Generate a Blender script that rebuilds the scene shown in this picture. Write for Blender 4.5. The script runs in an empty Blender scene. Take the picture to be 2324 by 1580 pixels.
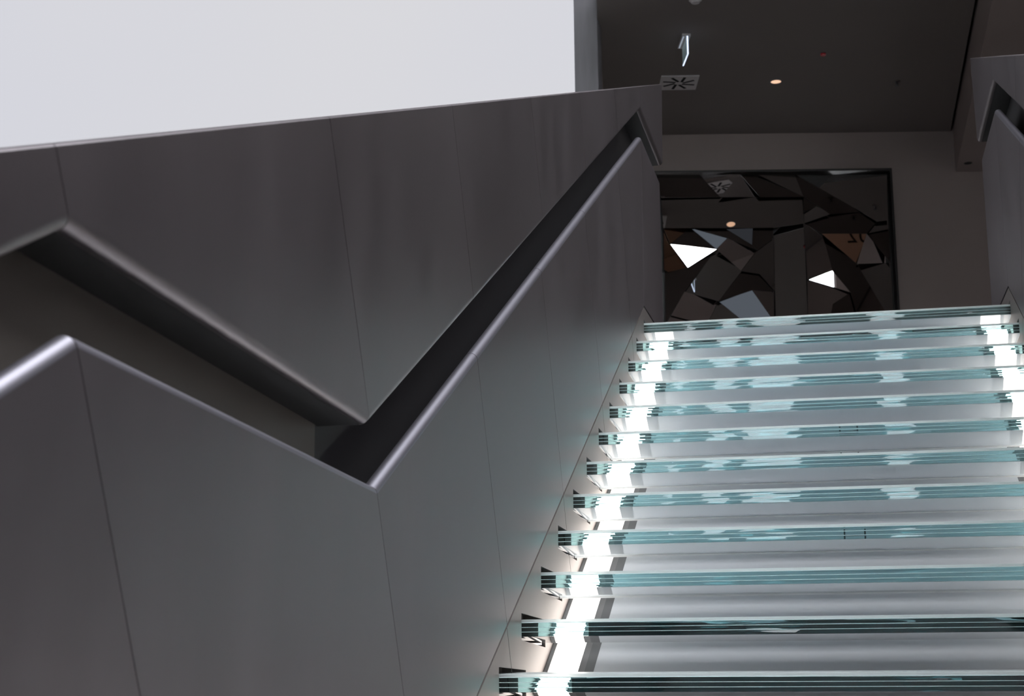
import bpy, bmesh, math, random
from mathutils import Vector, Matrix
random.seed(7)

# ------------------------------------------------------------------ camera
W_PX, H_PX = 2324, 1580
F_PX = 3513.4
CAM = Vector((0.99482, -4.41881, 0.06881))
RT = Vector((0.97731164, 0.21164581, -0.00824625))
UP = Vector((0.04838647, -0.1851909, 0.98151061))
FW = Vector((-0.20620548, 0.95964076, 0.19123002))

scene = bpy.context.scene
col = scene.collection
cam_data = bpy.data.cameras.new('camera')
cam_data.sensor_width = 36.0
cam_data.lens = F_PX * 36.0 / W_PX
cam_data.clip_start = 0.05
cam_data.dof.use_dof = True
cam_data.dof.focus_distance = 5.6
cam_data.dof.aperture_fstop = 7.5
cam = bpy.data.objects.new('camera', cam_data)
cam.matrix_world = Matrix(((RT.x, UP.x, -FW.x, CAM.x), (RT.y, UP.y, -FW.y, CAM.y), (RT.z, UP.z, -FW.z, CAM.z), (0, 0, 0, 1)))
col.objects.link(cam)
scene.camera = cam

# ------------------------------------------------------------------ sky, exposure
world = bpy.data.worlds.new('overcast_sky')
scene.world = world
world.use_nodes = True
wn = world.node_tree
wn.nodes.clear()
wo = wn.nodes.new('ShaderNodeOutputWorld')
wb = wn.nodes.new('ShaderNodeBackground')
wtc = wn.nodes.new('ShaderNodeTexCoord')
wnoise = wn.nodes.new('ShaderNodeTexNoise')
wnoise.inputs['Scale'].default_value = 2.5
wnoise.inputs['Detail'].default_value = 2.0
wramp = wn.nodes.new('ShaderNodeValToRGB')
wramp.color_ramp.elements[0].position = 0.35
wramp.color_ramp.elements[0].color = (0.90, 0.925, 1.0, 1)
wramp.color_ramp.elements[1].position = 0.65
wramp.color_ramp.elements[1].color = (0.96, 0.975, 1.0, 1)
wn.links.new(wtc.outputs['Generated'], wnoise.inputs['Vector'])
wn.links.new(wnoise.outputs['Fac'], wramp.inputs['Fac'])
wn.links.new(wramp.outputs['Color'], wb.inputs['Color'])
wb.inputs['Strength'].default_value = 8.0
wn.links.new(wb.outputs['Background'], wo.inputs['Surface'])

vs = scene.view_settings
vs.view_transform = 'Standard'
vs.look = 'None'
vs.exposure = 0.3
vs.gamma = 1.0
vs.use_curve_mapping = False
cy = scene.cycles
cy.max_bounces = 20
cy.diffuse_bounces = 6
cy.glossy_bounces = 12
cy.transmission_bounces = 20
cy.transparent_max_bounces = 12
cy.use_denoising = True

# ------------------------------------------------------------------ stair measurements
GO = 0.32                      # going
RI = 0.158968                  # riser
WD = 1.84565                   # clear width between the two walls
SL = RI / GO
AL = math.atan(SL)
CA, SA = math.cos(AL), math.sin(AL)
NT = 12                        # treads in view
ZC = 5.4                       # ceiling of the upper room
Z_UP = (NT - 1) * RI           # upper floor level


def ray(u, v):
    return (FW + RT * ((u - W_PX / 2) / F_PX) - UP * ((v - H_PX / 2) / F_PX))


def on_z(u, v, z):
    d = ray(u, v)
    return CAM + d * ((z - CAM.z) / d.z)


def on_plane(u, v, p, n):
    d = ray(u, v)
    return CAM + d * ((p - CAM).dot(n) / d.dot(n))


# ------------------------------------------------------------------ materials
def new_mat(name):
    m = bpy.data.materials.new(name)
    m.use_nodes = True
    nt = m.node_tree
    return m, nt, nt.nodes['Principled BSDF']


def mat_plain(name, color, rough=0.5, metal=0.0, noise=0.0, nscale=3.0, stretch=(1, 1, 1), bump=0.0, bscale=60.0, spec=0.5, rough_var=0.0):
    m, nt, b = new_mat(name)
    b.inputs['Roughness'].default_value = rough
    b.inputs['Metallic'].default_value = metal
    b.inputs['Specular IOR Level'].default_value = spec
    b.inputs['Base Color'].default_value = (*color, 1)
    if noise or bump or rough_var:
        tc = nt.nodes.new('ShaderNodeTexCoord')
        mp = nt.nodes.new('ShaderNodeMapping')
        mp.inputs['Scale'].default_value = stretch
        nt.links.new(tc.outputs['Object'], mp.inputs['Vector'])
        n = nt.nodes.new('ShaderNodeTexNoise')
        n.inputs['Scale'].default_value = nscale
        n.inputs['Detail'].default_value = 5.0
        nt.links.new(mp.outputs['Vector'], n.inputs['Vector'])
        if noise:
            r = nt.nodes.new('ShaderNodeValToRGB')
            r.color_ramp.elements[0].position = 0.3
            r.color_ramp.elements[1].position = 0.7
            r.color_ramp.elements[0].color = (*[c * (1 - noise) for c in color], 1)
            r.color_ramp.elements[1].color = (*[min(1, c * (1 + noise)) for c in color], 1)
            nt.links.new(n.outputs['Fac'], r.inputs['Fac'])
            nt.links.new(r.outputs['Color'], b.inputs['Base Color'])
        if rough_var:
            mr = nt.nodes.new('ShaderNodeMapRange')
            mr.inputs['To Min'].default_value = rough - rough_var
            mr.inputs['To Max'].default_value = rough + rough_var
            nt.links.new(n.outputs['Fac'], mr.inputs['Value'])
            nt.links.new(mr.outputs['Result'], b.inputs['Roughness'])
        if bump:
            n2 = nt.nodes.new('ShaderNodeTexNoise')
            n2.inputs['Scale'].default_value = bscale
            nt.links.new(tc.outputs['Object'], n2.inputs['Vector'])
            bp = nt.nodes.new('ShaderNodeBump')
            bp.inputs['Strength'].default_value = bump
            bp.inputs['Distance'].default_value = 0.002
            nt.links.new(n2.outputs['Fac'], bp.inputs['Height'])
            nt.links.new(bp.outputs['Normal'], b.inputs['Normal'])
    return m


def mat_emit(name, color, strength):
    m, nt, b = new_mat(name)
    b.inputs['Base Color'].default_value = (0.8, 0.8, 0.8, 1)
    b.inputs['Emission Color'].default_value = (*color, 1)
    b.inputs['Emission Strength'].default_value = strength
    return m


def mat_glass(name, color, rough=0.0, wave=0.0, absorb=None, trans=1.0):
    m, nt, b = new_mat(name)
    if absorb:
        va = nt.nodes.new('ShaderNodeVolumeAbsorption')
        va.inputs['Color'].default_value = (*absorb[0], 1)
        va.inputs['Density'].default_value = absorb[1]
        nt.links.new(va.outputs['Volume'], nt.nodes['Material Output'].inputs['Volume'])
    b.inputs['Base Color'].default_value = (*color, 1)
    b.inputs['Transmission Weight'].default_value = trans
    b.inputs['Roughness'].default_value = rough
    b.inputs['IOR'].default_value = 1.5
    if wave:
        # polished front edges are slightly uneven from ply to ply; the large faces stay flat
        tc = nt.nodes.new('ShaderNodeTexCoord')
        oi = nt.nodes.new('ShaderNodeObjectInfo')
        rnd = nt.nodes.new('ShaderNodeMath')
        rnd.operation = 'MULTIPLY'
        rnd.inputs[1].default_value = 37.0
        nt.links.new(oi.outputs['Random'], rnd.inputs[0])
        mp = nt.nodes.new('ShaderNodeMapping')
        mp.inputs['Scale'].default_value = (2.6, 1.0, 48.0)
        nt.links.new(tc.outputs['Object'], mp.inputs['Vector'])
        ad = nt.nodes.new('ShaderNodeVectorMath')
        ad.operation = 'ADD'
        nt.links.new(mp.outputs['Vector'], ad.inputs[0])
        nt.links.new(rnd.outputs['Value'], ad.inputs[1])
        n = nt.nodes.new('ShaderNodeTexNoise')
        n.inputs['Scale'].default_value = 1.0
        n.inputs['Detail'].default_value = 0.5
        nt.links.new(ad.outputs['Vector'], n.inputs['Vector'])
        ge = nt.nodes.new('ShaderNodeNewGeometry')
        sx = nt.nodes.new('ShaderNodeSeparateXYZ')
        nt.links.new(ge.outputs['True Normal'], sx.inputs['Vector'])
        ab = nt.nodes.new('ShaderNodeMath')
        ab.operation = 'ABSOLUTE'
        nt.links.new(sx.outputs['Y'], ab.inputs[0])
        gt = nt.nodes.new('ShaderNodeMath')
        gt.operation = 'GREATER_THAN'
        gt.inputs[1].default_value = 0.9
        nt.links.new(ab.outputs['Value'], gt.inputs[0])
        st = nt.nodes.new('ShaderNodeMath')
        st.operation = 'MULTIPLY'
        st.inputs[1].default_value = wave
        nt.links.new(gt.outputs['Value'], st.inputs[0])
        bp = nt.nodes.new('ShaderNodeBump')
        bp.inputs['Distance'].default_value = 0.0022
        nt.links.new(st.outputs['Value'], bp.inputs['Strength'])
        nt.links.new(n.outputs['Fac'], bp.inputs['Height'])
        nt.links.new(bp.outputs['Normal'], b.inputs['Normal'])
    return m


def mat_pane(name, color):
    m = bpy.data.materials.new(name)
    m.use_nodes = True
    nt = m.node_tree
    nt.nodes.clear()
    o = nt.nodes.new('ShaderNodeOutputMaterial')
    t = nt.nodes.new('ShaderNodeBsdfTransparent')
    t.inputs['Color'].default_value = (*color, 1)
    g = nt.nodes.new('ShaderNodeBsdfGlossy')
    g.inputs['Roughness'].default_value = 0.02
    mx = nt.nodes.new('ShaderNodeMixShader')
    mx.inputs['Fac'].default_value = 0.002
    nt.links.new(t.outputs['BSDF'], mx.inputs[1])
    nt.links.new(g.outputs['BSDF'], mx.inputs[2])
    nt.links.new(mx.outputs['Shader'], o.inputs['Surface'])
    return m


M = {}
M['rail'] = mat_plain('rail_highlight_steel', (0.265, 0.255, 0.29), rough=0.43, metal=0.9)  # lighter lavender copy of the panel steel; paints in the rail's highlight
M['panel'] = mat_plain('satin_steel_panel', (0.158, 0.140, 0.147), rough=0.41, metal=0.85, noise=0.10, nscale=2.2, stretch=(1, 1.6, 0.5), rough_var=0.06, bump=0.05, bscale=220)
M['stringer'] = mat_plain('satin_steel_stringer', (0.185, 0.163, 0.154), rough=0.5, metal=0.7, noise=0.06, nscale=3.0, bump=0.04, bscale=220)
M['recess'] = mat_plain('shaded_recess_black', (0.035, 0.033, 0.035), rough=0.5, metal=0.3)  # near-black; shade of the sloped recess put into the colour
M['lining'] = mat_plain('lit_recess_lining', (0.155, 0.135, 0.12), rough=0.5, metal=0.3)  # lighter warm copy; painted light for the level recess
M['core'] = mat_plain('dark_core_recess_shade', (0.03, 0.03, 0.03), rough=0.8)
M['seal'] = mat_plain('dark_joint_seal', (0.03, 0.028, 0.027), rough=0.8)
M['ply'] = mat_glass('clear_green_glass', (1, 1, 1), 0.0, wave=1.0, absorb=((0.27, 0.76, 0.80), 3.4))
M['top_ply'] = mat_glass('frosted_top_glass', (0.90, 0.95, 0.94), 0.35, trans=0.80)
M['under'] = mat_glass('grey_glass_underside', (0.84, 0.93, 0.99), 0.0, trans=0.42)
M['under_dark'] = mat_glass('underside_dark_reflection', (0.34, 0.35, 0.37), 0.0, trans=0.6)  # darkened copy stands in for the dark reflection under the two lowest treads
M['interlayer'] = mat_plain('pale_interlayer', (0.70, 0.86, 0.86), rough=0.6)
M['rear'] = mat_plain('arris_glint', (0.93, 0.95, 0.95), rough=0.5)  # white stands in for light glowing along the rear edge
M['darkstrip'] = mat_plain('dark_rear_strip', (0.02, 0.025, 0.03), rough=0.4)
M['pocket'] = mat_plain('grey_pocket_lining', (0.10, 0.095, 0.09), rough=0.6)
M['strip'] = mat_emit('warm_white_diffuser', (1.0, 0.93, 0.86), 4.8)
M['trim_grey'] = mat_plain('grey_light_trim', (0.30, 0.30, 0.30), rough=0.5, metal=0.2)
M['trim_mid'] = mat_plain('mid_grey_light_trim', (0.21, 0.20, 0.20), rough=0.5)
M['trim_dark'] = mat_plain('dark_light_trim', (0.13, 0.125, 0.13), rough=0.5)
M['deck'] = mat_plain('pale_grey_deck', (0.88, 0.88, 0.90), rough=0.55, noise=0.02, nscale=1.5)
M['bracket'] = mat_plain('dull_aluminium', (0.34, 0.32, 0.31), rough=0.4, metal=1.0)
M['ceiling'] = mat_plain('grey_ceiling_paint', (0.20, 0.178, 0.168), rough=0.8, noise=0.03, nscale=1.0)
M['plaster'] = mat_plain('greige_plaster', (0.315, 0.262, 0.244), rough=0.8, noise=0.03, nscale=1.2)
M['hall'] = mat_plain('hall_plaster', (0.28, 0.27, 0.27), rough=0.8)
M['rearwall'] = mat_plain('rear_bounce_white', (0.80, 0.80, 0.80), rough=0.8)  # unseen wall whitened to bounce fill light onto the stair deck
M['floor'] = mat_plain('dark_stone_floor', (0.14, 0.13, 0.125), rough=0.4, noise=0.1, nscale=6)
M['pier'] = mat_plain('fair_faced_concrete', (0.21, 0.205, 0.22), rough=0.7, noise=0.12, nscale=3.0, stretch=(4, 4, 0.5))
M['mirror'] = mat_plain('smoky_mirror', (0.62, 0.60, 0.58), rough=0.01, metal=1.0)
M['brownmirror'] = mat_plain('mirror_brown_reflection', (0.80, 0.52, 0.36), rough=0.01, metal=1.0)
M['smoke'] = mat_plain('mirror_dark_reflection', (0.28, 0.25, 0.24), rough=0.01, metal=1.0)
M['dimmirror'] = mat_plain('mirror_dim_reflection', (0.011, 0.0118, 0.0135), rough=0.01, metal=1.0)
M['faintmirror'] = mat_plain('mirror_faint_reflection', (0.0033, 0.0033, 0.0037), rough=0.01, metal=1.0)
M['silver'] = mat_plain('silver_mirror', (0.93, 0.90, 0.90), rough=0.01, metal=1.0)
M['frame'] = mat_plain('dark_frame', (0.02, 0.018, 0.017), rough=0.4)
M['white'] = mat_plain('white_enamel', (0.60, 0.58, 0.58), rough=0.5)
M['black'] = mat_plain('black_void', (0.004, 0.004, 0.004), rough=0.9)
M['lamp'] = mat_emit('warm_lamp', (1.0, 0.60, 0.38), 0.80)
M['red'] = mat_plain('red_plastic', (0.5, 0.01, 0.02), rough=0.4)
M['signlight'] = mat_emit('cool_edge_light', (0.62, 0.74, 1.0), 1.3)
M['signdim'] = mat_emit('dim_edge_light', (0.6, 0.7, 0.85), 0.35)
M['signpane'] = mat_emit('edge_lit_acrylic', (0.25, 0.42, 0.45), 0.12)
M['pane'] = mat_pane('tinted_glazing', (0.272, 0.270, 0.272))
M['roofpane'] = mat_pane('tinted_roof_glazing', (0.86, 0.86, 0.86))
M['clearpane'] = mat_pane('clear_glazing', (0.9, 0.92, 0.92))


# ------------------------------------------------------------------ mesh helpers
def link_mesh(name, verts, faces, mat, parent=None, smooth_angle=None, fix=True):
    me = bpy.data.meshes.new(name)
    me.from_pydata([tuple(v) for v in verts], [], faces)
    if fix:
        bm = bmesh.new()
        bm.from_mesh(me)
        bmesh.ops.recalc_face_normals(bm, faces=bm.faces)
        bm.to_mesh(me)
        bm.free()
    me.materials.append(mat)
    if smooth_angle:
        for p in me.polygons:
            p.use_smooth = True
        me.set_sharp_from_angle(angle=math.radians(smooth_angle))
    me.update()
    o = bpy.data.objects.new(name, me)
    col.objects.link(o)
    if parent:
        o.parent = parent
        o.matrix_parent_inverse = parent.matrix_basis.inverted()
    return o


def box_data(a, b):
    (x0, y0, z0), (x1, y1, z1) = a, b
    v = [(x0, y0, z0), (x1, y0, z0), (x1, y1, z0), (x0, y1, z0), (x0, y0, z1), (x1, y0, z1), (x1, y1, z1), (x0, y1, z1)]
    f = [(0, 3, 2, 1), (4, 5, 6, 7), (0, 1, 5, 4), (1, 2, 6, 5), (2, 3, 7, 6), (3, 0, 4, 7)]
    return v, f


def box(name, a, b, mat, parent=None, bevel=0.0, seg=2):
    v, f = box_data(a, b)
    o = link_mesh(name, v, f, mat, parent)
    if bevel:
        me = o.data
        bm = bmesh.new()
        bm.from_mesh(me)
        bmesh.ops.bevel(bm, geom=list(bm.edges), offset=bevel, segments=seg, affect='EDGES', profile=0.5)
        bm.to_mesh(me)
        bm.free()
        for p in me.polygons:
            p.use_smooth = True
        me.set_sharp_from_angle(angle=math.radians(40))
    return o


def boxes(name, lst, mat, parent=None):
    V, Fc = [], []
    for a, b in lst:
        v, f = box_data(a, b)
        n = len(V)
        V += v
        Fc += [tuple(i + n for i in q) for q in f]
    return link_mesh(name, V, Fc, mat, parent)


def prism(name, pts, ext, mat, parent=None):
    n = len(pts)
    ext = Vector(ext)
    v = [Vector(p) for p in pts] + [Vector(p) + ext for p in pts]
    f = [tuple(range(n)), tuple(range(2 * n - 1, n - 1, -1))]
    f += [(i, (i + 1) % n, n + (i + 1) % n, n + i) for i in range(n)]
    return link_mesh(name, v, f, mat, parent)


def loft(name, prof_a, prof_b, mat, parent=None, mat2=None):
    n = len(prof_a)
    v = list(prof_a) + list(prof_b)
    f = [tuple(range(n)), tuple(range(2 * n - 1, n - 1, -1))]
    f += [(i, (i + 1) % n, n + (i + 1) % n, n + i) for i in range(n)]
    o = link_mesh(name, v, f, mat, parent, smooth_angle=35)
    if mat2:
        o.data.materials.append(mat2[0])
        for i, p in enumerate(o.data.polygons):
            if i - 2 in mat2[1]:
                p.material_index = 1
    return o


def disc_data(c, r, z0, z1, n=32, r_top=None):
    r_top = r if r_top is None else r_top
    v = []
    for z, rr in ((z0, r), (z1, r_top)):
        for i in range(n):
            a = 2 * math.pi * i / n
            v.append((c[0] + rr * math.cos(a), c[1] + rr * math.sin(a), z))
    f = [tuple(range(n - 1, -1, -1)), tuple(range(n, 2 * n))]
    f += [(i, (i + 1) % n, n + (i + 1) % n, n + i) for i in range(n)]
    return v, f


def disc(name, c, r, z0, z1, mat, parent=None, n=32, r_top=None):
    v, f = disc_data(c, r, z0, z1, n, r_top)
    return link_mesh(name, v, f, mat, parent, smooth_angle=40)


def ring(name, c, r0, r1, z0, z1, mat, parent=None, n=32):
    v, f = [], []
    for i in range(n):
        a = 2 * math.pi * i / n
        for rr, z in ((r0, z0), (r1, z0), (r1, z1), (r0, z1)):
            v.append((c[0] + rr * math.cos(a), c[1] + rr * math.sin(a), z))
    for i in range(n):
        j = (i + 1) % n
        for k in range(4):
            f.append((4 * i + k, 4 * i + (k + 1) % 4, 4 * j + (k + 1) % 4, 4 * j + k))
    return link_mesh(name, v, f, mat, parent, smooth_angle=40)


def empty(name, loc):
    o = bpy.data.objects.new(name, None)
    o.empty_display_size = 0.1
    o.location = loc
    col.objects.link(o)
    return o


def tag(o, label, cat, group=None):
    o['label'] = label
    o['category'] = cat
    if group:
        o['group'] = group
    return o


def struct(o, label=None):
    o['kind'] = 'structure'
    if label:
        o['label'] = label
    return o


# ------------------------------------------------------------------ hall shell
Y_FAC = 8.0          # glazed facade beside the upper room
# upper floor slab
fl = box('floor', (-0.02, (NT - 1) * GO + 0.375, Z_UP - 0.08), (6.5, 13.5, Z_UP), M['floor'])
struct(fl, 'dark stone floor of the upper room behind the top step')
fl2 = box('floor_hall', (-14, -14, -3.9), (9.5, 14.5, -3.7), M['floor'])
struct(fl2, 'dark stone floor of the hall below the stair')

# rotated back wall of the upper room
BW_A = on_z(1507, 306, ZC)
BW_B = on_z(2155, 298, ZC)
E_DIR = (BW_B - BW_A)
E_DIR.z = 0
E_DIR.normalize()
N_OUT = Vector((E_DIR.y, -E_DIR.x, 0))      # towards the camera
p0 = BW_A - E_DIR * 0.80
p1 = BW_A + E_DIR * 6.2
back = prism('wall_back', [(p0.x, p0.y, -1), (p1.x, p1.y, -1), (p1.x, p1.y, ZC + 0.3), (p0.x, p0.y, ZC + 0.3)], -N_OUT * 0.25, M['plaster'])
struct(back, 'greige plaster wall behind the faceted mirror panel')

# ceiling of the upper room with the dark linear slot
SX0 = on_z(2213, 0, ZC).x
SX1 = on_z(2221, 0, ZC).x
pl = on_plane(1303.0, 100, Vector((0, Y_FAC, 0)), Vector((0, 1, 0)))
pr = on_plane(1356.5, 100, Vector((0, Y_FAC, 0)), Vector((0, 1, 0)))
ceil = prism('ceiling', [(pr.x - 0.12, Y_FAC + 0.23, ZC), (pr.x - 0.02, Y_FAC + 0.1, ZC), (pr.x + 0.001, Y_FAC - 0.001, ZC), (pr.x + 0.25, Y_FAC - 1.6, ZC), (SX0, Y_FAC - 1.6, ZC), (SX0, 12.6, ZC), (pr.x - 0.75, 12.6, ZC)], (0, 0, 0.22), M['ceiling'])
box('ceiling_field', (SX1, Y_FAC - 1.6, ZC), (6.5, 12.6, ZC + 0.22), M['ceiling'], ceil)
struct(ceil, 'dark grey ceiling of the upper room')
slot = box('slot_channel', (SX0, Y_FAC - 1.6, ZC + 0.10), (SX1, 12.6, ZC + 0.2), M['black'], ceil)
# bulkhead to the right of the slot
ZB = on_plane(2164.5, 390, BW_A, N_OUT).z
bulk = box('wall_bulkhead', (SX1, 3.2, ZB), (6.5, 12.9, ZC), M['plaster'])
struct(bulk, 'lowered plaster bulkhead beside the ceiling slot')
lc = on_z(2197, 370, ZB)
bl = tag(empty('recessed_spotlight', (lc.x, lc.y, ZB)), 'black unlit recessed spotlight in the lowered soffit above the right-hand wall', 'spotlight')
ring('rim', lc, 0.036, 0.045, ZB - 0.004, ZB + 0.001, M['frame'], bl)
disc('reflector', lc, 0.036, ZB - 0.002, ZB + 0.001, M['black'], bl)

# pier and glazing on the left
pier = box('wall_pier', (pl.x, Y_FAC, -3.7), (pr.x, Y_FAC + 0.22, 9.3), M['pier'], bevel=0.008)
struct(pier, 'narrow grey concrete pier between glazing and dark ceiling')
left_up = prism('wall_upper_room', [(pr.x - 0.02, Y_FAC + 0.22, Z_UP - 0.3), (pr.x - 0.02, Y_FAC + 0.22, ZC + 0.2), (pr.x - 0.55, 12.3, ZC + 0.2), (pr.x - 0.55, 12.3, Z_UP - 0.3)], (-0.12, 0, 0), M['plaster'])
struct(left_up, 'side wall of the upper room behind the pier')
win = boxes('window_1', [((-14, Y_FAC + 0.02, 7.2), (pl.x, Y_FAC + 0.2, 9.3)), ((-14, Y_FAC + 0.02, -3.7), (pl.x, Y_FAC + 0.2, 1.0)),
                         ((-14, Y_FAC + 0.02, 1.0), (-9.0, Y_FAC + 0.2, 7.2))], M['pier'])
struct(win, 'tall pale glazed facade above the left parapet')
box('pane', (-9.0, Y_FAC + 0.09, 1.0), (pl.x, Y_FAC + 0.10, 7.2), M['pane'], win)

# hall enclosure (behind, beside and above the camera)
roof = boxes('ceiling_hall', [((-14, -14, 9.3), (-0.8, 8.2, 9.6)), ((8.8, -14, 9.3), (9.5, 8.2, 9.6)), ((-0.8, -14, 9.3), (8.8, -8.0, 9.6)),
                              ((-0.8, 4.0, 9.3), (8.8, 8.2, 9.6))], M['hall'])
struct(roof, 'hall roof with a rooflight')
sky = boxes('window_2', [((-0.8, y - 0.05, 9.35), (8.8, y + 0.05, 9.55)) for y in (-6, -4, -2, 0, 2)], M['pier'])
struct(sky, 'rooflight over the stair')
box('pane', (-0.8, -8.0, 9.44), (8.8, 4.0, 9.45), M['roofpane'], sky)
wr = box('wall_hall_side', (9.5, -14, -3.7), (9.7, 14.5, 9.6), M['hall'])
struct(wr, 'plaster side wall of the hall')
wl = box('wall_hall_far_side', (-14.2, -14, -3.7), (-14, 8.2, 9.6), M['hall'])
struct(wl, 'plaster far side wall of the hall')
# rear wall with tall windows
seg = []
xs = [-14, -1.80, -1.35, -0.90, -0.58, -0.35, 0.35, 1.55, 1.95, 3.2, 3.6, 4.3, 7.3, 9.5]
for i in range(0, len(xs) - 1, 2):
    seg.append(((xs[i], -14.2, -3.7), (xs[i + 1], -14, 9.6)))
for i in range(1, len(xs) - 1, 2):
    seg.append(((xs[i], -14.2, -3.7), (xs[i + 1], -14, 2.0)))
    seg.append(((xs[i], -14.2, 7.6), (xs[i + 1], -14, 9.6)))
rear = boxes('wall_rear', seg, M['rearwall'])
struct(rear, 'hall wall with tall windows behind the viewer')
for i in range(1, len(xs) - 1, 2):
    box('pane', (xs[i], -14.11, 2.0), (xs[i + 1], -14.1, 7.6), M['clearpane'], rear)
fb = prism('wall_upper_front', [(SX1, 12.95, -3.7), (9.5, 12.95, -3.7), (9.5, 12.95, 9.6), (SX1, 12.95, 9.6)], (0, 0.2, 0), M['hall'])
struct(fb, 'end wall of the hall')
fa = box('wall_above_ceiling', (pr.x, Y_FAC + 0.02, ZC + 0.22), (9.5, Y_FAC + 0.2, 9.3), M['hall'])
struct(fa, 'hall wall above the upper room ceiling')

# ------------------------------------------------------------------ clad parapet walls with recessed handrail
R_RAIL, R_UP, D_REC, TH = 0.019, 0.024, 0.12, 0.006
N_RAIL, N_SLOT, N_GAP = 0.912, 1.047, 0.078


def z_at(n, y):
    return SL * y + n / CA


def top_z(y):
    return 0.677 + 0.379 * (y + 2.772)


def dirn(a, b):
    d = (b[0] - a[0], b[1] - a[1])
    l = math.hypot(*d)
    return (d[0] / l, d[1] / l), l


def lower_profile(P, B):
    """closed profile (x, y, z) of a lower panel at one joint: bottom, face, half-round rail, drop behind"""
    d, L = dirn(P, B)
    def at(x, t):
        return (x, P[0] + d[0] * t, P[1] + d[1] * t)
    out = [at(0, L), at(0, R_RAIL)]
    for i in range(1, 13):
        a = math.pi * i / 12
        out.append(at(-R_RAIL + R_RAIL * math.cos(a), R_RAIL - R_RAIL * math.sin(a)))
    out.append(at(-2 * R_RAIL, 0.09))
    ri = R_RAIL - TH
    inn = [at(-2 * R_RAIL + TH, 0.09)]
    for i in range(12, -1, -1):
        a = math.pi * i / 12
        inn.append(at(-R_RAIL + ri * math.cos(a), R_RAIL - ri * math.sin(a)))
    inn.append(at(-TH, L))
    return out + inn


def upper_profile(Q, T):
    d, L = dirn(Q, T)
    def at(x, t):
        return (x, Q[0] + d[0] * t, Q[1] + d[1] * t)
    out = [at(-D_REC, 0), at(-R_UP, 0)]
    for i in range(1, 9):
        a = math.pi / 2 * i / 8
        out.append(at(-R_UP + R_UP * math.sin(a), R_UP - R_UP * math.cos(a)))
    out += [at(0, L - 0.003), at(-0.003, L), at(-0.17, L)]
    r = R_UP - TH
    inn = [at(-0.17, L - TH), at(-TH, L - TH)]
    for i in range(8, -1, -1):
        a = math.pi / 2 * i / 8
        inn.append(at(-R_UP + r * math.sin(a), R_UP - r * math.cos(a)))
    inn.append(at(-D_REC, TH))
    return out + inn


def shift(P, B, g):
    return (P[0] + g, P[1]), (B[0] + g, B[1])


def interp(P, A, g):
    d, L = dirn(P, A)
    return (P[0] + d[0] * g, P[1] + d[1] * g)


Y_CR = -1.204
P_CR = (Y_CR, z_at(N_RAIL, Y_CR))
P_PK = (-2.564, 0.487)
P_LO = (-4.0, 0.487 - 0.53 * 1.436)
PERP = (SA, -CA)
L_FACE = N_RAIL - N_GAP


def fl_station(y):
    P = (y, z_at(N_RAIL, y))
    return P, (P[0] + PERP[0] * L_FACE, P[1] + PERP[1] * L_FACE)


P_TOP = (3.60, z_at(N_RAIL, 3.60) - 0.005)
P_END = (4.43, P_TOP[1])
Z_GAPT = z_at(N_GAP, 3.549)
low_st = []          # list of (stationA, stationB)
ext = 2.3
S_LO = (P_LO, (P_LO[0] + PERP[0] * ext, P_LO[1] + PERP[1] * ext))
S_PK = (P_PK, (P_PK[0] + PERP[0] * 2.3, P_PK[1] + PERP[1] * 2.3))
S_CRl = (P_CR, (P_CR[0] + PERP[0] * 2.0, P_CR[1] + PERP[1] * 2.0))
low_st.append((S_LO, S_PK))
low_st.append((S_PK, S_CRl))
ys = [Y_CR, -0.262, 0.70, 1.66, 2.66]
sts = [fl_station(y) for y in ys]
for a, b in zip(sts[:-1], sts[1:]):
    low_st.append((a, b))
S_TOP = (P_TOP, (3.549, Z_GAPT))
S_END = (P_END, (4.43, Z_GAPT))
low_st.append((sts[-1], S_TOP))
low_st.append((S_TOP, S_END))

Y_QCR = -1.2505
Q_CR = (Y_QCR, z_at(N_SLOT, Y_QCR))
Q_PK = (-2.588, 0.624)
Q_LO = (-4.0, 0.624 - 0.51 * 1.412)


def up_station(Q):
    # climb perpendicular to the pitch until the straight top line
    # (y,z) = Q + t*(-SA, CA); top: z = top_z(y)
    t = (top_z(Q[0]) - Q[1]) / (CA + 0.379 * SA)
    return Q, (Q[0] - SA * t, Q[1] + CA * t)


qs = [Q_LO, Q_PK, Q_CR]
for y in (-0.29, 0.75, 1.72, 2.70):
    qs.append((y, z_at(N_SLOT, y)))
Q_TOP = (3.60, z_at(N_SLOT, 3.60))
Q_END = (4.62, Q_TOP[1])
up_list = [up_station(q) for q in qs]
ST_TOP = (Q_TOP, (3.60, top_z(3.60)))
ST_END = (Q_END, (4.71, top_z(4.71)))
up_pairs = list(zip(up_list[:-1], up_list[1:])) + [(up_list[-1], ST_TOP), (ST_TOP, ST_END)]
JG = 0.0014


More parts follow.
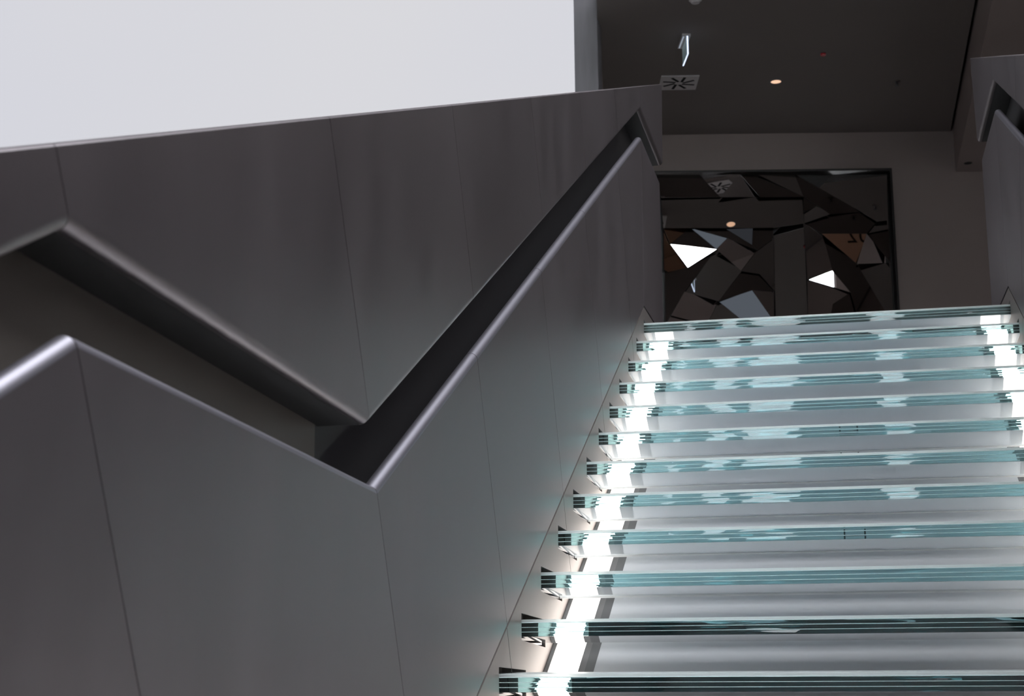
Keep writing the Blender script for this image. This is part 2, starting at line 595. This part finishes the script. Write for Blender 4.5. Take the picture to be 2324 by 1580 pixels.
def build_wall(name, label, side):
    def X(x):
        return x if side == 'left' else WD - x
    def mp(pts):
        return [(X(p[0]), p[1], p[2]) for p in pts]
    core_pts = [(-4.0, top_z(-4.0) - 0.02), (4.66, top_z(4.66) - 0.02), (4.58, Q_END[1] + 0.02), (4.40, P_END[1] - 0.02), (4.40, Z_UP - 0.3), (-4.0, -3.7)]
    x0, x1 = X(-D_REC), X(-0.168)
    core = prism(name, [(x0, y, z) for y, z in core_pts], (x1 - x0, 0, 0), M['recess'])
    struct(core, label)
    n = 0
    for (a, b) in low_st:
        A = (interp(a[0], b[0], JG), interp(a[1], b[1], JG))
        B = (interp(b[0], a[0], JG), interp(b[1], a[1], JG))
        loft('cladding_panel', mp(lower_profile(*A)), mp(lower_profile(*B)), M['panel'], core, (M['rail'], set(range(1, 14))))
    for (a, b) in up_pairs:
        A = (interp(a[0], b[0], JG), interp(a[1], b[1], JG))
        B = (interp(b[0], a[0], JG), interp(b[1], a[1], JG))
        loft('parapet_panel', mp(upper_profile(*A)), mp(upper_profile(*B)), M['panel'], core, (M['core'], {0}))  # dark first face paints shade on the recess ceiling
    # light painted in: lighter plate behind the level part of the handrail recess
    g = [(-3.98, -0.45), (-2.56, 0.36), (-1.272, 0.30), (-1.272, 0.60), (-2.588, 0.665), (-3.98, -0.05)]
    prism('lit_recess_plate', [(X(-D_REC + 0.0002), y, z) for y, z in g], (X(-D_REC + 0.0022) - X(-D_REC + 0.0002), 0, 0), M['lining'], core)
    # stringer below the shadow gap, with a pocket for every tread
    gap = 0.009
    def zg(y):
        return z_at(N_GAP, y) - gap / CA
    outline = [(-1.3, zg(-1.3)), (3.545, zg(3.545)), (4.43, zg(3.545)), (4.43, 1.2), (3.9, 1.2), (-1.3, SL * -1.3 - 0.50)]
    bm = bmesh.new()
    edges = []
    def loop(pts):
        vv = [bm.verts.new((X(0), y, z)) for y, z in pts]
        for i in range(len(vv)):
            edges.append(bm.edges.new((vv[i], vv[(i + 1) % len(vv)])))
    loop(outline)
    holes = []
    for k in range(-2, NT):
        y, z = k * GO, k * RI
        h = [(y - 0.004, z + 0.020), (y + 0.376, z + 0.006), (y + 0.376, z - 0.084), (y - 0.004, z - 0.062)]
        holes.append(h)
        loop(h)
    bmesh.ops.triangle_fill(bm, use_beauty=True, use_dissolve=False, edges=edges)
    # give it thickness
    geo = bmesh.ops.extrude_face_region(bm, geom=list(bm.faces))
    dx = X(-0.005) - X(0)
    for v in [g for g in geo['geom'] if isinstance(g, bmesh.types.BMVert)]:
        v.co.x += dx
    bmesh.ops.recalc_face_normals(bm, faces=bm.faces)
    me = bpy.data.meshes.new('stringer_plate')
    bm.to_mesh(me)
    bm.free()
    me.materials.append(M['stringer'])
    so = bpy.data.objects.new('stringer_plate', me)
    col.objects.link(so)
    so.parent = core
    # black strip added behind the shadow gap to paint its shade
    za = z_at(N_GAP, 3.549)
    g = [(-1.25, z_at(N_GAP - 0.024, -1.25)), (3.55, z_at(N_GAP - 0.024, 3.55)), (4.40, za - 0.03), (4.40, za + 0.012), (3.545, za + 0.012), (-1.25, z_at(N_GAP + 0.012, -1.25))]
    prism('gap_shade_strip', [(X(-0.0065), y, z) for y, z in g], (X(-0.0085) - X(-0.0065), 0, 0), M['black'], core)
    # dark pocket lining and support bracket behind each hole
    for k in range(-1, NT):
        y, z = k * GO, k * RI
        lst = []
        xa, xb = X(-0.005), X(-0.075)
        xl, xh = min(xa, xb), max(xa, xb)
        y0, y1, z0, z1 = y - 0.004, y + 0.376, z - 0.086, z + 0.022
        t = 0.002
        lst.append(((xl, y0 - t, z0), (xh, y0, z1)))
        lst.append(((xl, y1, z0), (xh, y1 + t, z1)))
        lst.append(((xl, y0, z0 - t), (xh, y1, z0)))
        lst.append(((xl, y0, z1), (xh, y1, z1 + t)))
        xe = X(-0.077)
        lst.append(((min(xb, xe), y0, z0), (max(xb, xe), y1, z1)))
        boxes('pocket_lining', lst, M['pocket'], core)
        bx0, bx1 = X(-0.004), X(-0.05)
        br = [((min(bx0, bx1), y + 0.004, z - 0.0635), (max(bx0, bx1), y + 0.335, z - 0.0560)),
              ((min(bx0, bx1), y + 0.004, z - 0.0760), (max(bx0, bx1), y + 0.335, z - 0.0700))]
        boxes('support_bracket', br, M['bracket'], core)
    # hairline joints of the stringer cladding
    for y in [-0.262 + 0.37, 0.70 + 0.37, 1.66 + 0.37, 2.66 + 0.37]:
        a = (y, zg(y))
        b = (y + SA * 0.36, zg(y) - CA * 0.36)
        w = 0.0012
        q = [(a[0] - w, a[1]), (a[0] + w, a[1]), (b[0] + w, b[1]), (b[0] - w, b[1])]
        xs0, xs1 = X(-0.002), X(0.0003)
        prism('joint_seal', [(xs0, p[0], p[1]) for p in q], (xs1 - xs0, 0, 0), M['seal'], core)
    return core


wall_l = build_wall('wall_left', 'dark satin steel parapet wall with recessed handrail, beside the glazing', 'left')
wall_r = build_wall('wall_right', 'dark satin steel parapet wall with recessed handrail, beside the bulkhead', 'right')

# ------------------------------------------------------------------ sloping deck and light strips under the treads
DZ = -0.333
Y0D, Y1D = -1.3, 4.02


def pitch_prism(name, x0, x1, off0, off1, mat, parent=None, y0=Y0D, y1=Y1D):
    pts = [(x0, y0, SL * y0 + off0), (x0, y1, SL * y1 + off0), (x0, y1, SL * y1 + off1), (x0, y0, SL * y0 + off1)]
    return prism(name, pts, (x1 - x0, 0, 0), mat, parent)


deck = pitch_prism('floor_deck', 0.166, WD - 0.166, DZ - 0.05, DZ + 0.004, M['deck'])
struct(deck, 'pale grey sloping deck under the glass treads')
sub = pitch_prism('sub_deck', 0.0, WD, DZ - 0.10, DZ - 0.052, M['core'], deck)
for side, lab in (('left', 'long white light strip under the treads along the glazing-side wall'), ('right', 'long white light strip under the treads along the bulkhead-side wall')):
    def X(x):
        return x if side == 'left' else WD - x
    e = tag(empty('light_strip', (X(0.064), 0, DZ)), lab, 'light strip', 'sloping light strips under the stair')
    pitch_prism('diffuser', X(0.0145), X(0.1125), DZ - 0.03, DZ, M['strip'], e)
    pitch_prism('wall_trim', X(0.0005), X(0.0140), DZ - 0.03, DZ + 0.003, M['trim_grey'], e)
    pitch_prism('inner_trim', X(0.1130), X(0.135), DZ - 0.03, DZ + 0.0015, M['trim_mid'], e)
    pitch_prism('outer_trim', X(0.1355), X(0.1655), DZ - 0.03, DZ + 0.003, M['trim_dark'], e)
# little hatches let into the deck
for yc, lab in ((1.56, 'small thin-rimmed hatch in the pale deck, the lower one'), (2.50, 'small thin-rimmed hatch in the pale deck, the upper one')):
    e = tag(empty('deck_hatch', (1.02, yc, SL * yc + DZ)), lab, 'hatch', 'small hatches in the deck')
    o0, o1 = DZ + 0.0035, DZ + 0.0048
    w = 0.006
    pitch_prism('rim', 0.980, 0.980 + w, o0, o1, M['frame'], e, yc - 0.05, yc + 0.05)
    pitch_prism('rim', 1.060 - w, 1.060, o0, o1, M['frame'], e, yc - 0.05, yc + 0.05)
    pitch_prism('rim', 0.980 + w, 1.060 - w, o0, o1, M['frame'], e, yc - 0.05, yc - 0.05 + w)
    pitch_prism('rim', 0.980 + w, 1.060 - w, o0, o1, M['frame'], e, yc + 0.05 - w, yc + 0.05)
    pitch_prism('lid', 0.984, 1.056, o0, o0 + 0.0008, M['deck'], e, yc - 0.046, yc + 0.046)

# ------------------------------------------------------------------ glass treads
ORD = ['lowest', 'second', 'third', 'fourth', 'fifth', 'sixth', 'seventh', 'eighth', 'ninth', 'tenth', 'eleventh', 'topmost']
XA, XB = -0.062, WD + 0.062
T_DEP = 0.345


def tread_mesh_ply(z0, z1, bev):
    v, f = box_data((XA, 0, z0), (XB, T_DEP, z1))
    me = bpy.data.meshes.new('glass_ply')
    me.from_pydata(v, [], f)
    bm = bmesh.new()
    bm.from_mesh(me)
    bmesh.ops.recalc_face_normals(bm, faces=bm.faces)
    ed = [e for e in bm.edges if all(abs(q.co.y) < 1e-6 for q in e.verts) and abs(e.verts[0].co.z - e.verts[1].co.z) < 1e-6]
    bmesh.ops.bevel(bm, geom=ed, offset=bev, segments=3, affect='EDGES', profile=0.5)
    bm.to_mesh(me)
    bm.free()
    for p in me.polygons:
        p.use_smooth = False
    return me


def add(name, me, mat, parent):
    if mat.name not in [m.name for m in me.materials]:
        me.materials.append(mat)
    o = bpy.data.objects.new(name, me)
    col.objects.link(o)
    o.parent = parent
    return o


ply_ms = []
zt = -0.0105
for i in range(3):
    ply_ms.append(tread_mesh_ply(zt - 0.0126, zt, 0.0004))
    zt -= 0.0140
top_m = tread_mesh_ply(-0.0090, 0.0, 0.0008)
int_ms = [tread_mesh_ply(z - 0.0011, z, 0.0002) for z in (-0.0092, -0.0232, -0.0372)]
wv = [(XA, 0.004, -0.0520), (XB, 0.004, -0.0520), (XB, T_DEP - 0.004, -0.0700), (XA, T_DEP - 0.004, -0.0700),
      (XA, 0.004, -0.0514), (XB, 0.004, -0.0514), (XB, T_DEP - 0.004, -0.0530), (XA, T_DEP - 0.004, -0.0530)]
wf = [(0, 3, 2, 1), (4, 5, 6, 7), (0, 1, 5, 4), (1, 2, 6, 5), (2, 3, 7, 6), (3, 0, 4, 7)]


def raw(name, v, f):
    me = bpy.data.meshes.new(name)
    me.from_pydata(v, [], f)
    bm = bmesh.new()
    bm.from_mesh(me)
    bmesh.ops.recalc_face_normals(bm, faces=bm.faces)
    bm.to_mesh(me)
    bm.free()
    return me


und_m = raw('underside', wv, wf)
und_d = raw('underside_dark', wv, wf)
rear_m = raw('rear_glint_bar', *box_data((XA + 0.06, T_DEP - 0.0035, -0.0755), (XB - 0.06, T_DEP + 0.0005, -0.0540)))
dark_m = raw('added_rear_strip', *box_data((0.17, T_DEP + 0.0008, -0.0525), (WD - 0.17, T_DEP + 0.0025, -0.0115)))  # dark strip added so the two lowest treads look dark edge-on
for k in range(NT):
    nm = ('topmost glass stair tread at the edge of the upper floor' if k == NT - 1 else
          '%s glass stair tread below the upper floor edge, with layered green edge' % ORD[NT - 1 - k] if k else
          'twelfth glass stair tread below the upper floor edge, dark layered edge at eye level')
    t = tag(empty('glass_tread', (0, k * GO, k * RI)), nm, 'stair tread', 'glass treads of the upper flight')
    add('wear_ply', top_m, M['top_ply'], t)
    for pm in ply_ms:
        add('glass_ply', pm, M['ply'], t)
    for im in int_ms:
        add('interlayer', im, M['interlayer'], t)
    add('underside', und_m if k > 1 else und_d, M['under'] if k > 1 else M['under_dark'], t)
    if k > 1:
        add('rear_glint_bar', rear_m, M['rear'], t)
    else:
        add('added_rear_strip', dark_m, M['darkstrip'], t)

# ------------------------------------------------------------------ faceted mirror artwork on the back wall
ART_C = on_plane(1770, 560, BW_A + N_OUT * 0.10, N_OUT)
art = tag(empty('mirror_artwork', ART_C), 'large framed wall panel of tilted triangular mirror facets', 'artwork')
FACETS = [
    ([(1506, 518), (1566, 518), (1521, 553.5)], 'wall'),
    ([(1566, 518), (1626, 565.5), (1521, 553.5)], 'dark'),
    ([(1521, 553.5), (1626, 566), (1561, 607.5)], 'sky'),
    ([(1568, 518), (1650.5, 541), (1626, 565.5)], 'dim'),
    ([(1506, 520), (1521, 554), (1561, 607.5), (1516, 618), (1507, 612)], 'wall'),
    ([(1568, 518), (1645, 518.5), (1707, 556), (1718.5, 568), (1650.5, 541)], 'dark'),
    ([(1645.5, 518.5), (1708.5, 518), (1707, 556)], 'dim2'),
    ([(1708.5, 518), (1755, 517), (1755, 541), (1718.8, 568), (1707.5, 556)], 'dark'),
    ([(1650.5, 541), (1718.8, 568), (1626, 566)], 'wall2'),
    ([(1626, 566), (1718.8, 568), (1682.7, 615.6)], 'wall2'),
    ([(1626, 566), (1682.7, 615.6), (1631, 684), (1553.6, 662)], 'olive'),
    ([(1561, 607.5), (1626, 566), (1553.6, 662), (1511, 719), (1509, 620), (1516, 618)], 'dark'),
    ([(1553.6, 662), (1631, 684), (1604, 723), (1523, 702)], 'wall2'),
    ([(1523, 702), (1604, 723), (1511, 724)], 'wall2'),
    ([(1631, 684), (1707, 659), (1758, 718), (1693, 720)], 'dim'),
    ([(1631, 684), (1693, 720), (1604, 723)], 'olive'),
    ([(1682.7, 615.6), (1724, 622), (1758, 660), (1707, 659), (1631, 684)], 'dark'),
    ([(1718.8, 568), (1755, 541), (1758, 660), (1724, 622), (1682.7, 615.6)], 'dark2'),
    ([(1707, 659), (1758, 660), (1760, 717), (1758, 718)], 'dark2'),
    ([(1755, 517), (1824.7, 507), (1833.7, 711), (1761, 718)], 'olive'),
    ([(1490, 397), (1588, 397), (1634, 447), (1500, 449)], 'dark'),
    ([(1588, 397), (1680, 396), (1634, 447)], 'vent'),
    ([(1680, 396), (1725, 447.5), (1634, 447)], 'wall2'),
    ([(1500, 449), (1725, 448), (1823.5, 447), (1824.7, 507), (1755, 517), (1505, 518)], 'lampview'),
    ([(1680, 396), (1720, 396), (1823.5, 446.5), (1725, 447.5)], 'dark'),
    ([(1720, 396), (1803, 395), (1823.5, 446.5)], 'dark2'),
    ([(1803, 395), (1955, 481), (1884, 486.5), (1854.5, 467), (1823.5, 446.5)], 'dark'),
    ([(1803, 395), (2013, 397), (2016, 500), (1990, 503), (1955, 481)], 'olive'),
    ([(1854.5, 467), (1884, 486.5), (1824.7, 507), (1824.5, 482.5)], 'olive'),
    ([(1823.5, 446.5), (1854.5, 467), (1824.5, 482.5)], 'dark'),
    ([(1824.7, 507), (1884, 486.5), (1955, 481), (1990, 503), (1967, 530.5), (1865, 530.5)], 'black'),
    ([(1990, 503), (2016, 500), (2017, 520), (1967, 530.5)], 'olive'),
    ([(1865, 530.5), (1966.5, 530.5), (1945, 599)], 'sign'),
    ([(1967, 530.5), (2021, 596.5), (1945, 599)], 'wall2'),
    ([(1967, 530.5), (2017, 520), (2021, 596.5)], 'black'),
    ([(1824.7, 507), (1865, 530.5), (1874, 557.5), (1889, 614.5), (1832.5, 634)], 'dark2'),
    ([(1865, 530.5), (1945, 599), (2015.5, 703), (1946, 707), (1930.6, 663.5), (1889, 614.5), (1874, 557.5)], 'black'),
    ([(1832.5, 634), (1889, 614.5), (1930.6, 663.5)], 'sky2'),
    ([(1832.5, 634), (1930.6, 663.5), (1890.5, 690.5), (1884, 708), (1833.7, 711)], 'dark2'),
    ([(1890.5, 690.5), (1930.6, 663.5), (1946, 707), (1884, 709)], 'black'),
    ([(1945, 599), (2021, 596.5), (2027, 702), (2015.5, 703)], 'olive'),
]
# (sideways turn, up/down tilt) of each family of facets in degrees, measured from the flat wall
TILT = {'vent': (0, 0), 'lampview': (0, 0), 'sign': (0, 0), 'flat': (0, 3), 'dark': (2.0, 6), 'dark2': (5, 5.0), 'black': (-4, 9.0), 'olive': (-7, 8), 'wall': (15, 2), 'wall2': (12, 1),
        'sky': (-2, -9), 'sky2': (-3, -8), 'dim': (6, -9), 'dim2': (3, -8)}
AIM = {'vent': tuple(on_z(1539.5, 186, ZC)), 'lampview': tuple(on_z(1761, 185, ZC)), 'dim': (6.0, -14, 5.4), 'dim2': (5.6, -14, 5.0), 'sign': (3.1, 4.8, 3.35), 'sky': (4.9, -14, 5.0), 'sky2': (5.8, -14, 5.0)}
AIM_PX = {'vent': (1632, 424), 'lampview': (1657, 514)}
FMAT = {'vent': 'silver', 'dim': 'dimmirror', 'dim2': 'faintmirror', 'wall': 'brownmirror', 'sign': 'brownmirror', 'black': 'smoke', 'sky': 'silver', 'sky2': 'silver', 'wall2': 'silver', 'dark': 'smoke'}  # mirror tints paint in the tone each family's reflection should have
for poly, fam in FACETS:
    a, b = TILT[fam]
    a += random.uniform(-1, 1)
    b = -b + random.uniform(-0.7, 0.7)
    n = N_OUT.copy()
    n = Matrix.Rotation(math.radians(a), 3, 'Z') @ n
    n = Matrix.Rotation(math.radians(b), 3, E_DIR) @ n
    poly = [(u, v + 14) if v > 695 else (u, v) for u, v in poly]
    cu = sum(p[0] for p in poly) / len(poly)
    cv = sum(p[1] for p in poly) / len(poly)
    c = on_plane(cu, cv, BW_A + N_OUT * 0.10, N_OUT)
    if fam in AIM:                       # facets turned so that they catch the hall windows
        q = on_plane(*AIM_PX[fam], BW_A + N_OUT * 0.10, N_OUT) if fam in AIM_PX else c
        n = ((CAM - q).normalized() + (Vector(AIM[fam]) - q).normalized()).normalized()
    if fam == 'sign':
        SIGN_PLANE = (c.copy(), n.copy())
    pts = []
    for u, v in poly:
        # hairline joint between neighbours
        du, dv = cu - u, cv - v
        l = math.hypot(du, dv) or 1
        pts.append(on_plane(u + du / l * 0.25, v + dv / l * 0.25, c, n))
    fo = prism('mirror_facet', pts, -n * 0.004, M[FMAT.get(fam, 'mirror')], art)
    fo.data.materials.append(M['frame'])
    for i, p in enumerate(fo.data.polygons):
        if i:
            p.material_index = 1


def wall_pt(u, v, off):
    p = on_plane(u, v, BW_A + N_OUT * off, N_OUT)
    return p


# frame: top, right, left, bottom rails and backing
tl, tr = wall_pt(1484, 394, 0.10), wall_pt(2017, 392.5, 0.10)
e0 = (tl - BW_A).dot(E_DIR)
e1 = (tr - BW_A).dot(E_DIR)
z1 = (tl.z + tr.z) / 2
z0 = Z_UP + 0.55


def frame_bar(name, ea, eb, za, zb, o0, o1, mat):
    a = BW_A + E_DIR * ea
    b = BW_A + E_DIR * eb
    q = [(a.x, a.y, za), (b.x, b.y, za), (b.x, b.y, zb), (a.x, a.y, zb)]
    q = [Vector(p) + N_OUT * o0 for p in q]
    return prism(name, q, N_OUT * (o1 - o0), mat, art)


frame_bar('backing', e0, e1, z0, z1, 0.001, 0.02, M['frame'])
frame_bar('frame_rail', e0 - 0.02, e1 + 0.02, z1, z1 + 0.022, 0.001, 0.16, M['frame'])
frame_bar('frame_rail', e1, e1 + 0.02, z0, z1, 0.001, 0.16, M['frame'])
frame_bar('frame_rail', e0 - 0.02, e0, z0, z1, 0.001, 0.16, M['frame'])
frame_bar('frame_rail', e0 - 0.02, e1 + 0.02, z0 - 0.022, z0, 0.001, 0.16, M['frame'])

# ------------------------------------------------------------------ ceiling fittings
# air diffuser with eight radial slots
d1, d2, d3 = on_z(1505, 169.5, ZC), on_z(1583, 169.5, ZC), on_z(1574.5, 203, ZC)
dc = (d1 + d3) / 2
dc = Vector((dc.x, dc.y, ZC))
ang = math.atan2(E_DIR.y, E_DIR.x)
RM = Matrix.Rotation(ang, 3, 'Z')
sz = 0.5 * ((d2 - d1).length + (d3 - d2).length) / 2
diff = tag(empty('air_diffuser', dc), 'square white air diffuser with eight radial slots in the dark ceiling', 'air vent')
pts = [dc + RM @ Vector(p) for p in ((-sz, -sz, -0.012), (sz, -sz, -0.012), (sz, sz, -0.012), (-sz, sz, -0.012))]
prism('face_plate', pts, (0, 0, 0.0125), M['white'], diff)
for i in range(8):
    a = math.radians(10 + 45 * i)
    d = Vector((math.cos(a), math.sin(a), 0))
    n = Vector((-d.y, d.x, 0))
    r0, r1, w = 0.20 * sz, 0.88 * sz, 0.075 * sz
    off = n * 0.10 * sz
    q = [d * r0 - n * w, d * r1 - n * w, d * r1 + n * w, d * r0 + n * w]
    prism('air_slot', [dc + RM @ (p + off) + Vector((0, 0, -0.0135)) for p in q], (0, 0, 0.003), M['black'], diff)

# warm downlight
lc = on_z(1761, 185, ZC)
dl = tag(empty('downlight', (lc.x, lc.y, ZC)), 'glowing warm round downlight in the dark ceiling', 'downlight')
ring('rim', lc, 0.048, 0.055, ZC - 0.004, ZC + 0.001, M['white'], dl)
disc('lens', lc, 0.048, ZC - 0.002, ZC + 0.001, M['lamp'], dl)

# edge-lit exit sign seen end-on, hung from the ceiling
s0 = on_z(1560, 76, ZC)
sg = tag(empty('exit_sign', (s0.x, s0.y, ZC)), 'edge-lit glass sign hanging from the ceiling, seen edge-on', 'sign')
RY = Matrix.Rotation(ang + math.radians(3), 3, 'Z')


def sbox(name, a, b, mat):
    v, f = box_data(a, b)
    v = [s0 + RY @ Vector(p) for p in v]
    return link_mesh(name, v, f, mat, sg)


sbox('housing', (-0.045, 0.0, -0.022), (0.03, 0.30, 0.0), M['white'])
sbox('light_bar', (-0.036, 0.02, -0.026), (-0.028, 0.28, -0.0225), M['signdim'])
sbox('sign_pane', (-0.004, 0.01, -0.185), (0.004, 0.29, -0.0225), M['signpane'])
sbox('lit_edge', (-0.006, 0.002, -0.185), (0.006, 0.0095, -0.0225), M['signlight'])
sbox('lower_edge', (-0.005, 0.002, -0.191), (0.005, 0.29, -0.1855), M['signlight'])

# little red call-point lamp
rc = on_z(1868, 121, ZC)
rd = tag(empty('alarm_lamp', (rc.x, rc.y, ZC)), 'small red alarm lamp on the dark ceiling', 'alarm lamp')
disc('base', rc, 0.030, ZC - 0.006, ZC, M['frame'], rd, 20)
disc('lens', rc, 0.024, ZC - 0.022, ZC - 0.0065, M['red'], rd, 20, 0.026)

# sprinkler head
sc_ = on_z(2035, 184, ZC)
sp = tag(empty('sprinkler', (sc_.x, sc_.y, ZC)), 'small sprinkler head hanging from the ceiling near the slot', 'sprinkler')
disc('escutcheon', sc_, 0.032, ZC - 0.006, ZC, M['ceiling'], sp, 24)
disc('stem', sc_, 0.010, ZC - 0.045, ZC - 0.0065, M['trim_dark'], sp, 16)
disc('deflector', sc_, 0.020, ZC - 0.049, ZC - 0.0455, M['trim_dark'], sp, 16)

# smoke detector at the top of the view
sm = on_z(1578, -2, ZC)
sd = tag(empty('smoke_detector', (sm.x, sm.y, ZC)), 'round pale smoke detector on the ceiling above the hanging sign', 'smoke detector')
disc('base', sm, 0.055, ZC - 0.012, ZC, M['white'], sd)
disc('cover', sm, 0.034, ZC - 0.035, ZC - 0.0125, M['white'], sd, 32, 0.048)

# ------------------------------------------------------------------ floor number on the wall that faces the mirrors
Y_CORE = 4.8
core_w = box('wall_core', (2.3, Y_CORE - 0.2, Z_UP - 0.08), (6.5, Y_CORE, ZB), M['plaster'])
struct(core_w, 'plaster wall facing the mirror panel, beside the stair')
sp_c, sp_n = SIGN_PLANE


def mirror_hit(u, v):
    p = on_plane(u, v, sp_c, sp_n)
    d = ray(u, v).normalized()
    r = d - sp_n * (2 * d.dot(sp_n))
    return p + r * ((Y_CORE - p.y) / r.y)


base = mirror_hit(1924, 551.5)          # left foot of the mirrored 2
base2 = mirror_hit(1944, 551.5)
wid = abs(base.x - base2.x)
cu = bpy.data.curves.new('floor_number', 'FONT')
cu.body = '02'
cu.size = 1.35 * wid / 0.52
cu.extrude = 0.002
tmp = bpy.data.objects.new('tmp_text', cu)
col.objects.link(tmp)
bpy.context.view_layer.update()
me = bpy.data.meshes.new_from_object(tmp.evaluated_get(bpy.context.evaluated_depsgraph_get()))
bpy.data.objects.remove(tmp)
me.name = 'floor_number'
me.materials.append(M['black'])
num = bpy.data.objects.new('floor_number', me)
xmax = max(v.co.x for v in me.vertices)
# text runs towards -X when read from the upper room; its 2 ends at the base point
num.matrix_world = Matrix(((-1, 0, 0, min(base.x, base2.x) + xmax), (0, 0, 1, Y_CORE + 0.003), (0, 1, 0, base.z), (0, 0, 0, 1)))
col.objects.link(num)
tag(num, 'black floor number on the wall, seen only mirrored in a brown facet', 'number')
